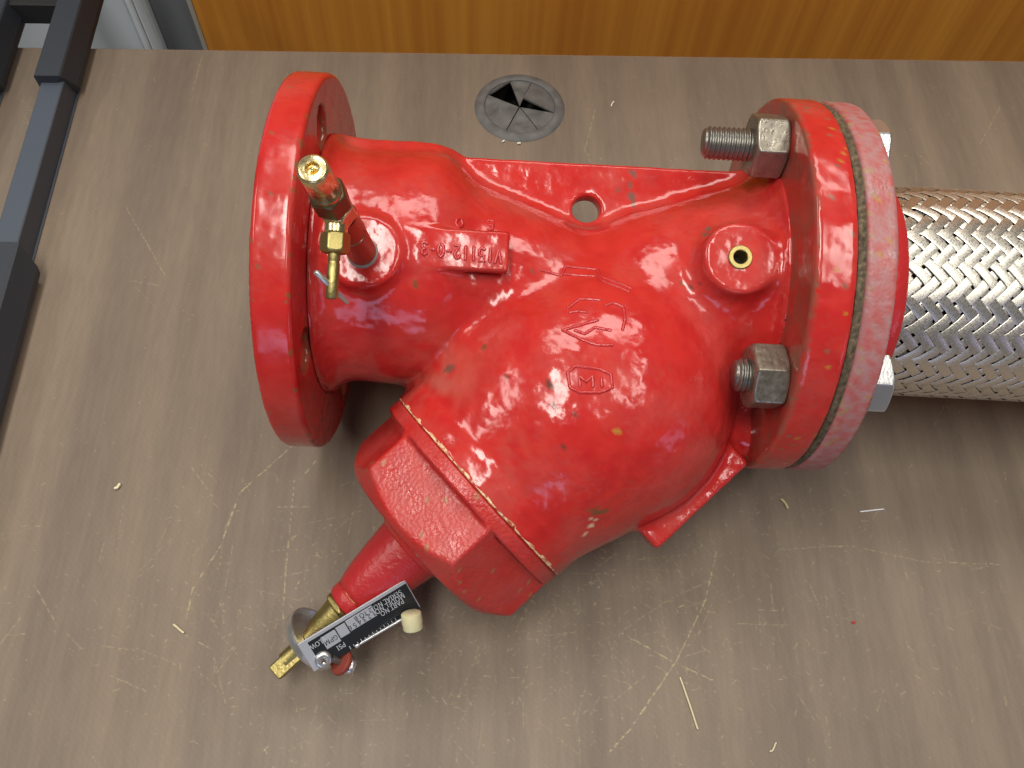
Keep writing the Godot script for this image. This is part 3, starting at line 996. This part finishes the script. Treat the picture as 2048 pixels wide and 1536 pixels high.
func make_drain(C: Transform3D) -> void:
	# red tapered drain body screwed into the cap, brass tailpiece beyond it
	part("drain_cone", lathe(prof([19.2, 43, 18.6, 47, 17.6, 54, 16.2, 64, 14.4, 74, 12.6, 81, 11.9, 83, 11.2, 83.5, 11.0, 84.2, 11.6, 84.8, 11.5, 88.5, 10.6, 90.4, 6, 90.6]), 56, 0.00025), M.cone_paint, valve, C)
	part("brass_ring", lathe(prof([11.0, 83.3, 11.45, 83.8, 11.0, 84.4]), 48), M.brass_bright, valve, C)
	part("brass_collar", mesh_field(func(p: Vector3) -> float: return brass_nut_f(p, 10.2, 1.8), Vector3(-14, -4, -14), Vector3(14, 4, 14), 1.0), M.brass_dull, valve, C * Transform3D(Basis(), Vector3(0, 0.0922, 0)))
	part("brass_tailpiece", lathe(prof([9.2, 92.5, 8.4, 97, 6.8, 108, 5.0, 112, 4.6, 130]), 40), M.brass_dull, valve, C)
	part("square_plug", bevel_box(Vector3(0.0082, 0.024, 0.0082), 0.0006), M.brass_dull, valve, C * Transform3D(Basis(Vector3.UP, 0.1), Vector3(0.001, 0.125, 0)))
	# flow tag hung on the tailpiece
	var t := Node3D.new()
	t.name = "flow_tag"
	valve.add_child(t, true)
	t.transform = valve.transform.affine_inverse()
	# round clip whose plane is square to the tailpiece
	var cw := valve.transform * C
	var clip := cw * Transform3D(Basis(Vector3.RIGHT, 0.30) * Basis(Vector3.BACK, 0.06), Vector3(0.001, 0.1125, -0.001))
	part("clip_ring", lathe(prof([5.4, 1.2, 14.4, 1.2, 15.2, 0.8, 15.6, -2.6, 16.6, -2.6, 16.8, 1.2, 16.2, 2.2, 15.2, 2.6, 5.4, 2.6, 5.4, 1.2]), 56), M.zinc, t, clip)
	# plate
	var p0 := Vector3(-0.0842, 0.0465, 0.1795)
	var ex := Vector3(0.0499, 0.0045, -0.0290).normalized()
	var ey := Vector3(0.0095, -0.0100, 0.0108)
	ey = (ey - ex * ey.dot(ex)).normalized()
	var ez := ex.cross(ey)
	var up := -ez if ez.y < 0.0 else ez
	var P := Transform3D(Basis(ex, up, ey * (1.0 if ex.cross(up).dot(ey) > 0.0 else -1.0)), p0)
	var sgn := signf(P.basis.z.dot(ey))
	var pl := func(x: float, y: float, z: float) -> Vector3: return Vector3(x, y, z * sgn) * MM
	part("plate", bevel_box(Vector3(0.0585, 0.0010, 0.0165), 0.0003), M.tag_silver, t, P * Transform3D(Basis(), pl.call(29.2, 0, 8.2)))
	part("black_face", bevel_box(Vector3(0.0535, 0.0003, 0.0150), 0.0001), M.tag_black, t, P * Transform3D(Basis(), pl.call(31.2, 0.62, 9.2)))
	for s in [[14.4, 6.4, 7.6, 6.8], [21.2, 5.6, 5.0, 6.0], [31.4, 5.2, 14.4, 6.0]]:
		part("silver_field", bevel_box(Vector3(s[2] * MM, 0.0002, s[3] * MM), 0.00008), M.tag_silver, t, P * Transform3D(Basis(), pl.call(s[0], 0.84, s[1])))
	# print: read with the tag turned round
	var words := [["GPM", 14.4, 6.6, 2.0, M.tag_black], ["1 2 3 4 5 6", 31.2, 6.4, 1.05, M.tag_black], ["0.2 TO 8", 34.5, 3.9, 0.9, M.tag_black], ["SERIAL NO.", 46.2, 4.0, 0.8, M.tag_print], ["MODEL NO.", 46.2, 6.3, 0.8, M.tag_print], ["PART NO.", 46.2, 8.6, 0.8, M.tag_print], ["FLOW", 8.2, 4.6, 0.85, M.tag_print], ["PSI", 16.8, 12.0, 1.0, M.tag_print]]
	for w in words:
		var tm := TextMesh.new()
		var f := SystemFont.new()
		f.font_names = PackedStringArray(["Droid Sans"])
		tm.font = f
		tm.text = w[0]
		tm.font_size = 32
		tm.pixel_size = w[3] * MM / 36.0
		tm.depth = 0.00012
		# text x runs -ex, text up runs +ey (towards the viewer), so that it reads upside down from here
		part("print", tm, w[4], t, Transform3D(Basis(-P.basis.x, P.basis.z * sgn, P.basis.y), P * pl.call(w[1], 1.02, w[2])))
	for k in 13:
		part("scale_mark", bevel_box(Vector3(0.0003, 0.00015, (1.9 if k % 3 == 0 else 1.2) * MM), 0.00004), M.tag_print, t, P * Transform3D(Basis(), pl.call(20.0 + k * 2.1, 0.86, 15.2)))
	var scr := P * Transform3D(Basis(), pl.call(6.6, 1.0, 13.2))
	part("screw_head", lathe(prof([4.2, -0.6, 4.2, 0.5, 3.6, 1.3, 2.6, 1.6, 1.2, 1.3, 0.4, 0.9]), 32), M.zinc, t, scr)
	for a in 2:
		part("screw_slot", bevel_box(Vector3(0.0034, 0.0004, 0.0007), 0.0001), M.gasket, t, scr * Transform3D(Basis(Vector3.UP, 0.4 + PI * 0.5 * a), Vector3(0, 0.00145, 0)))
	var stack := along(Vector3(-0.0690, 0.0395, 0.1845), Vector3(-0.62, 0.66, -0.22))
	part("screw_shank", lathe(prof([1.9, -15, 1.9, 0]), 20), M.thread, t, stack)
	part("fibre_washer", lathe(prof([1.5, -8.2, 6.0, -8.2, 6.4, -7.6, 6.4, -6.2, 6.0, -5.6, 1.5, -5.6]), 32), M.fibre, t, stack)
	part("nut", lathe(prof([1.5, -13.4, 4.0, -13.4, 4.6, -12.6, 4.6, -11, 4.0, -10.2, 1.5, -10.2]), 6), M.zinc, t, stack)
	var w0 := Vector3(-0.0573, 0.0385, 0.1792)
	var w1 := Vector3(-0.0300, 0.046, 0.1655)
	part("probe_wire", tube_mesh([w0, w0.lerp(w1, 0.5), w1], 0.00075), M.zinc, t)
	part("wire_bead", tube_mesh([w0, w0 + (w1 - w0) * 0.03], 0.0013), M.zinc, t)
	var cd := Vector3(-0.05, 0.88, 0.20).normalized()
	part("plastic_cap", lathe(prof([0.1, -3.8, 4.0, -3.8, 4.9, -3.2, 5.1, 1.5, 4.8, 2.1, 4.9, 4.2, 4.4, 4.9, 3.1, 5.0, 2.8, 4.0, 0.1, 3.8]), 36), M.cream, t, along(Vector3(-0.0300, 0.0480, 0.1690), Vector3(0.12, -0.55, 0.83)))

func make_pressure_tap(B: Transform3D) -> void:
	var t := Node3D.new()
	t.name = "pressure_tap"
	valve.add_child(t, true)
	var a := Vector3(-48, 61, 8.0)
	var b := Vector3(-53, 150, 1)
	var X := B * along(a * MM, b - a)
	t.transform = X
	part("sealant", lathe(prof([7.9, 0.8, 7.8, 1.8, 7.3, 2.6, 6.9, 2.8, 6.4, 2.4]), 36, 0.0009, 12.0), mat(lin(0.30, 0.28, 0.25), 0.6), t)
	part("extension_tube", lathe(prof([6.5, 0, 6.5, 28.5, 6.75, 29.2, 6.75, 47]), 40), M.tube, t)
	part("tube_ring", lathe(prof([6.5, 28.2, 6.95, 28.6, 6.5, 29.2]), 40), M.brass_bright, t)
	var hexy := func(af: float, hh: float) -> ArrayMesh: return mesh_field(func(p: Vector3) -> float: return brass_nut_f(p, af, hh), Vector3(-af * 1.3, -hh - 2, -af * 1.3), Vector3(af * 1.3, hh + 2, af * 1.3), 0.7)
	part("tee_body", hexy.call(6.4, 5.5), M.brass, t, Transform3D(Basis(Vector3.UP, 0.5), Vector3(0, 0.0515, 0)))
	part("dark_nut", hexy.call(6.7, 6.4), M.dark_nut, t, Transform3D(Basis(Vector3.UP, 0.35), Vector3(0, 0.0640, 0)))
	part("collar_ring", lathe(prof([5.4, 69.6, 6.2, 70.2, 6.2, 72.2, 5.4, 72.8]), 40), M.brass_bright, t)
	part("brass_cap", lathe(prof([5.3, 70, 5.3, 73, 5.8, 73.6, 5.8, 89.2, 5.3, 90.2, 4.7, 90.6, 2.7, 90.6, 2.4, 90.2, 2.3, 87.4, 0.1, 87.2]), 48), M.brass, t)
	part("cap_pip", lathe(prof([1.5, 87.2, 1.0, 88.6, 0.8, 90.0, 0.4, 90.4, 0.02, 90.5]), 20), M.brass_bright, t)
	# side outlet towards the strainer end
	var S := Transform3D(Basis(Vector3.RIGHT, PI * 0.5), Vector3(0, 0.0520, 0))
	S = Transform3D(Basis(), Vector3(0, 0.0515, 0)) * along(Vector3.ZERO, Vector3(-0.02, -0.16, 1.0))
	part("side_neck", lathe(prof([4.6, 3, 4.6, 9.5]), 32), M.brass, t, S)
	part("side_nut", hexy.call(5.2, 4.4), M.brass_dull, t, S * Transform3D(Basis(Vector3.UP, 0.26), Vector3(0, 0.0128, 0)))
	part("side_stem", lathe(prof([2.5, 16.5, 2.5, 19.5, 2.25, 20, 2.25, 21, 2.5, 21.5, 2.5, 34.4, 2.1, 35, 0.05, 35]), 28), M.brass_dull, t, S)
	var pin := S * Vector3(0, 0.0305, 0)
	part("pin", lathe(prof([0.05, -9.6, 0.9, -9.6, 1.15, -9.3, 1.15, 9.3, 0.9, 9.6, 0.05, 9.6]), 20), M.zinc, t, Transform3D(along(Vector3.ZERO, S.basis * Vector3(0, -0.35, 0) + Vector3(-0.58, 0.72, -0.1)).basis, pin))

func make_bolts(B: Transform3D) -> void:
	var nut := mesh_field(nut_f, Vector3(-10, -18, -18), Vector3(10, 18, 18), 1.0)
	var to_left := Basis(Vector3(0, 1, 0), Vector3(-1, 0, 0), Vector3(0, 0, 1))
	var lens := [38.0, 22.0, 24.0, 26.0]
	var turns := [0.02, 0.46, 0.2, 0.5]
	var order := [-49.0, 45.0, 135.0, 225.0]      # from "up" towards the branch
	for k in 4:
		var t := deg_to_rad(order[k])
		var at := Vector3(0, 76.0 * cos(t), 76.0 * sin(t))
		var o := Node3D.new()
		o.name = "bolt"
		valve.add_child(o, true)
		o.transform = B * Transform3D(Basis(), at * MM)
		part("threaded_shank", thread_mesh(0.0078, (lens[k] + 2.0) * MM, 0.0023, 0.0010), M.thread, o, Transform3D(to_left, Vector3((R0 + 2.0) * MM, 0, 0)))
		part("nut", nut, M.steel, o, Transform3D(Basis(Vector3.RIGHT, turns[k]), Vector3(R0 - 8.2, 0, 0) * MM))
		part("bolt_head", nut, M.zinc, o, Transform3D(Basis(Vector3.RIGHT, turns[k] + 0.25), Vector3(R3 + 5.4, 0, 0) * MM).scaled_local(Vector3(0.68, 0.95, 0.95)))

func make_hose(B: Transform3D) -> void:
	var hose := Node3D.new()
	hose.name = "braided_hose"
	valve.add_child(hose, true)
	hose.transform = B * Transform3D(Basis(), Vector3(0, 0, -1.5) * MM)
	var axis_x := Transform3D(Basis(Vector3(0, -1, 0), Vector3(1, 0, 0), Vector3(0, 0, 1)), Vector3.ZERO)
	part("hub", lathe(prof([40, R3 - 1.0, 62.5, R3 - 1.0, 62.0, R3 + 4.0, 60.8, R3 + 15.0, 60.0, R3 + 19.5, 58.5, R3 + 21.0, 45, R3 + 21.0]), 80, 0.0003), M.red_plain, hose, axis_x)
	var x0 := R3 + 19.0
	var x1 := 430.0
	part("inner_tube", lathe(prof([46.0, x0, 48.6, x0 + 14.0, 51.1, x0 + 30.0, 51.1, x1]), 72), M.core, hose, axis_x)
	var n := 40
	var step := 7.7           # along x per strand spacing
	var rad := func(x: float) -> float: return 54.0 - 4.0 * pow(clampf(1.0 - (x - x0) / 30.0, 0.0, 1.0), 2.0)
	for dirn in [1, -1]:
		for s in n:
			# one ribbon of wires, over two and under two of the ribbons it crosses
			var st := SurfaceTool.new()
			st.begin(Mesh.PRIMITIVE_TRIANGLES)
			var sub := 6
			var cnt := int((x1 - x0) / (step * 0.5)) * sub
			var rows := []
			var jit := rng.randf_range(-0.012, 0.012)
			for i in cnt + 1:
				var c := float(i) / sub             # crossings passed
				var x := x0 + c * step * 0.5
				var th: float = TAU / n * (s + jit * 8.0 + dirn * c * 0.5)
				# index of the ribbon crossed here, so that both families agree on who is on top
				var ph := fposmod(2.0 * s + dirn * c, 4.0)
				var up := cos((ph - 0.5) * PI * 0.5)
				up = clampf(up * 2.6, -1.0, 1.0) * dirn
				var rr: float = rad.call(x) + 0.42 * up
				var rx := Vector3(x, rr * cos(th), rr * sin(th))
				var nrm := Vector3(0, cos(th), sin(th))
				var tan_: Vector3 = Vector3(step * 0.5, 0, 0) + Vector3(0, -sin(th), cos(th)) * (dirn * TAU / n * 0.5 * rr)
				var side := nrm.cross(tan_.normalized()).normalized()
				rows.append([rx, nrm, side, float(i)])
			var hw := 2.3
			for i in cnt:
				for e in [[-1.0, -0.92], [-0.92, 0.92], [0.92, 1.0]]:
					var q := []
					for w in [[i, e[0]], [i + 1, e[0]], [i + 1, e[1]], [i, e[1]]]:
						var g = rows[w[0]]
						var lift := 0.16 if absf(w[1]) < 0.95 else -0.16
						var nn: Vector3 = (g[1] + g[2] * w[1] * (0.22 if absf(w[1]) < 0.95 else 0.9)).normalized()
						q.append([(g[0] + g[2] * hw * w[1] + g[1] * lift) * MM, nn, Vector2(w[1] * 0.5 + 0.5, g[3] * 0.1)])
					emit(st, q[0], q[1], q[2])
					emit(st, q[0], q[2], q[3])
			part("braid_strand", st.commit(), M.braid, hose)

# ---------------------------------------------------------------- crumbs on the table
func crumb(called: String, label: String, category: String, x: float, z: float, size: Vector3, turn: float, color: Color, rough := 0.6) -> void:
	var st := SurfaceTool.new()
	st.begin(Mesh.PRIMITIVE_TRIANGLES)
	var pts := []
	for k in 7: pts.append(Vector3((k / 6.0 - 0.5) * size.x, size.y * 0.5 + 0.1 * size.y * sin(k * 2.1), size.z * 0.5 * sin(k * 0.5 + x * 90.0)))
	tube(st, pts, size.y * 0.5, 6, 0.8)
	var o := part(called, st.commit(), mat(color, rough), self, Transform3D(Basis(Vector3.UP, turn), Vector3(x, 0.0002, z)))
	tag(o, label, category)

func make_bits() -> void:
	crumb("plastic_sliver", "thin white sliver lying below the right flange of the valve", "sliver", 0.231, 0.1005, Vector3(0.014, 0.0009, 0.0003), 0.08, lin(0.75, 0.75, 0.78))
	crumb("wood_splinter", "long pale splinter near the front edge, lower right of the valve", "splinter", 0.1115, 0.204, Vector3(0.026, 0.0011, 0.0004), -1.32, lin(0.62, 0.56, 0.36))
	crumb("plaster_crumb", "small cream crumb on the bare table left of the valve cap", "crumb", -0.202, 0.082, Vector3(0.003, 0.0019, 0.0015), 0.6, lin(0.72, 0.68, 0.45))
	crumb("paint_flake", "tiny red paint flake alone on the right front of the table", "flake", 0.207, 0.164, Vector3(0.0014, 0.0011, 0.0007), 0.4, lin(0.5, 0.03, 0.03))
	crumb("straw_bit", "short straw coloured bit in front of the brass plug's left", "splinter", -0.156, 0.162, Vector3(0.007, 0.0013, 0.0006), -0.55, lin(0.66, 0.60, 0.38))
	crumb("wood_chip", "yellowish chip right of the foot of the red valve, under the hose flange", "chip", 0.180, 0.096, Vector3(0.006, 0.0016, 0.0012), -1.0, lin(0.55, 0.47, 0.24))
	crumb("white_crumb", "white speck just below the grey grommet, left one of two", "crumb", 0.022, -0.1765, Vector3(0.0017, 0.0014, 0.0006), 0.5, lin(0.75, 0.73, 0.66))
	crumb("white_crumb", "white speck just below the grey grommet, right one of two", "crumb", 0.033, -0.1745, Vector3(0.0018, 0.0016, 0.0006), 0.1, lin(0.78, 0.76, 0.7))
	crumb("white_shaving", "bright white shaving right of the grey grommet", "shaving", 0.103, -0.2135, Vector3(0.005, 0.0011, 0.0004), 1.1, lin(0.75, 0.72, 0.62))
	crumb("curled_shaving", "pale curled shaving at the front edge of the table, lower right", "shaving", 0.1525, 0.226, Vector3(0.0045, 0.0009, 0.0035), 0.2, lin(0.64, 0.58, 0.40))
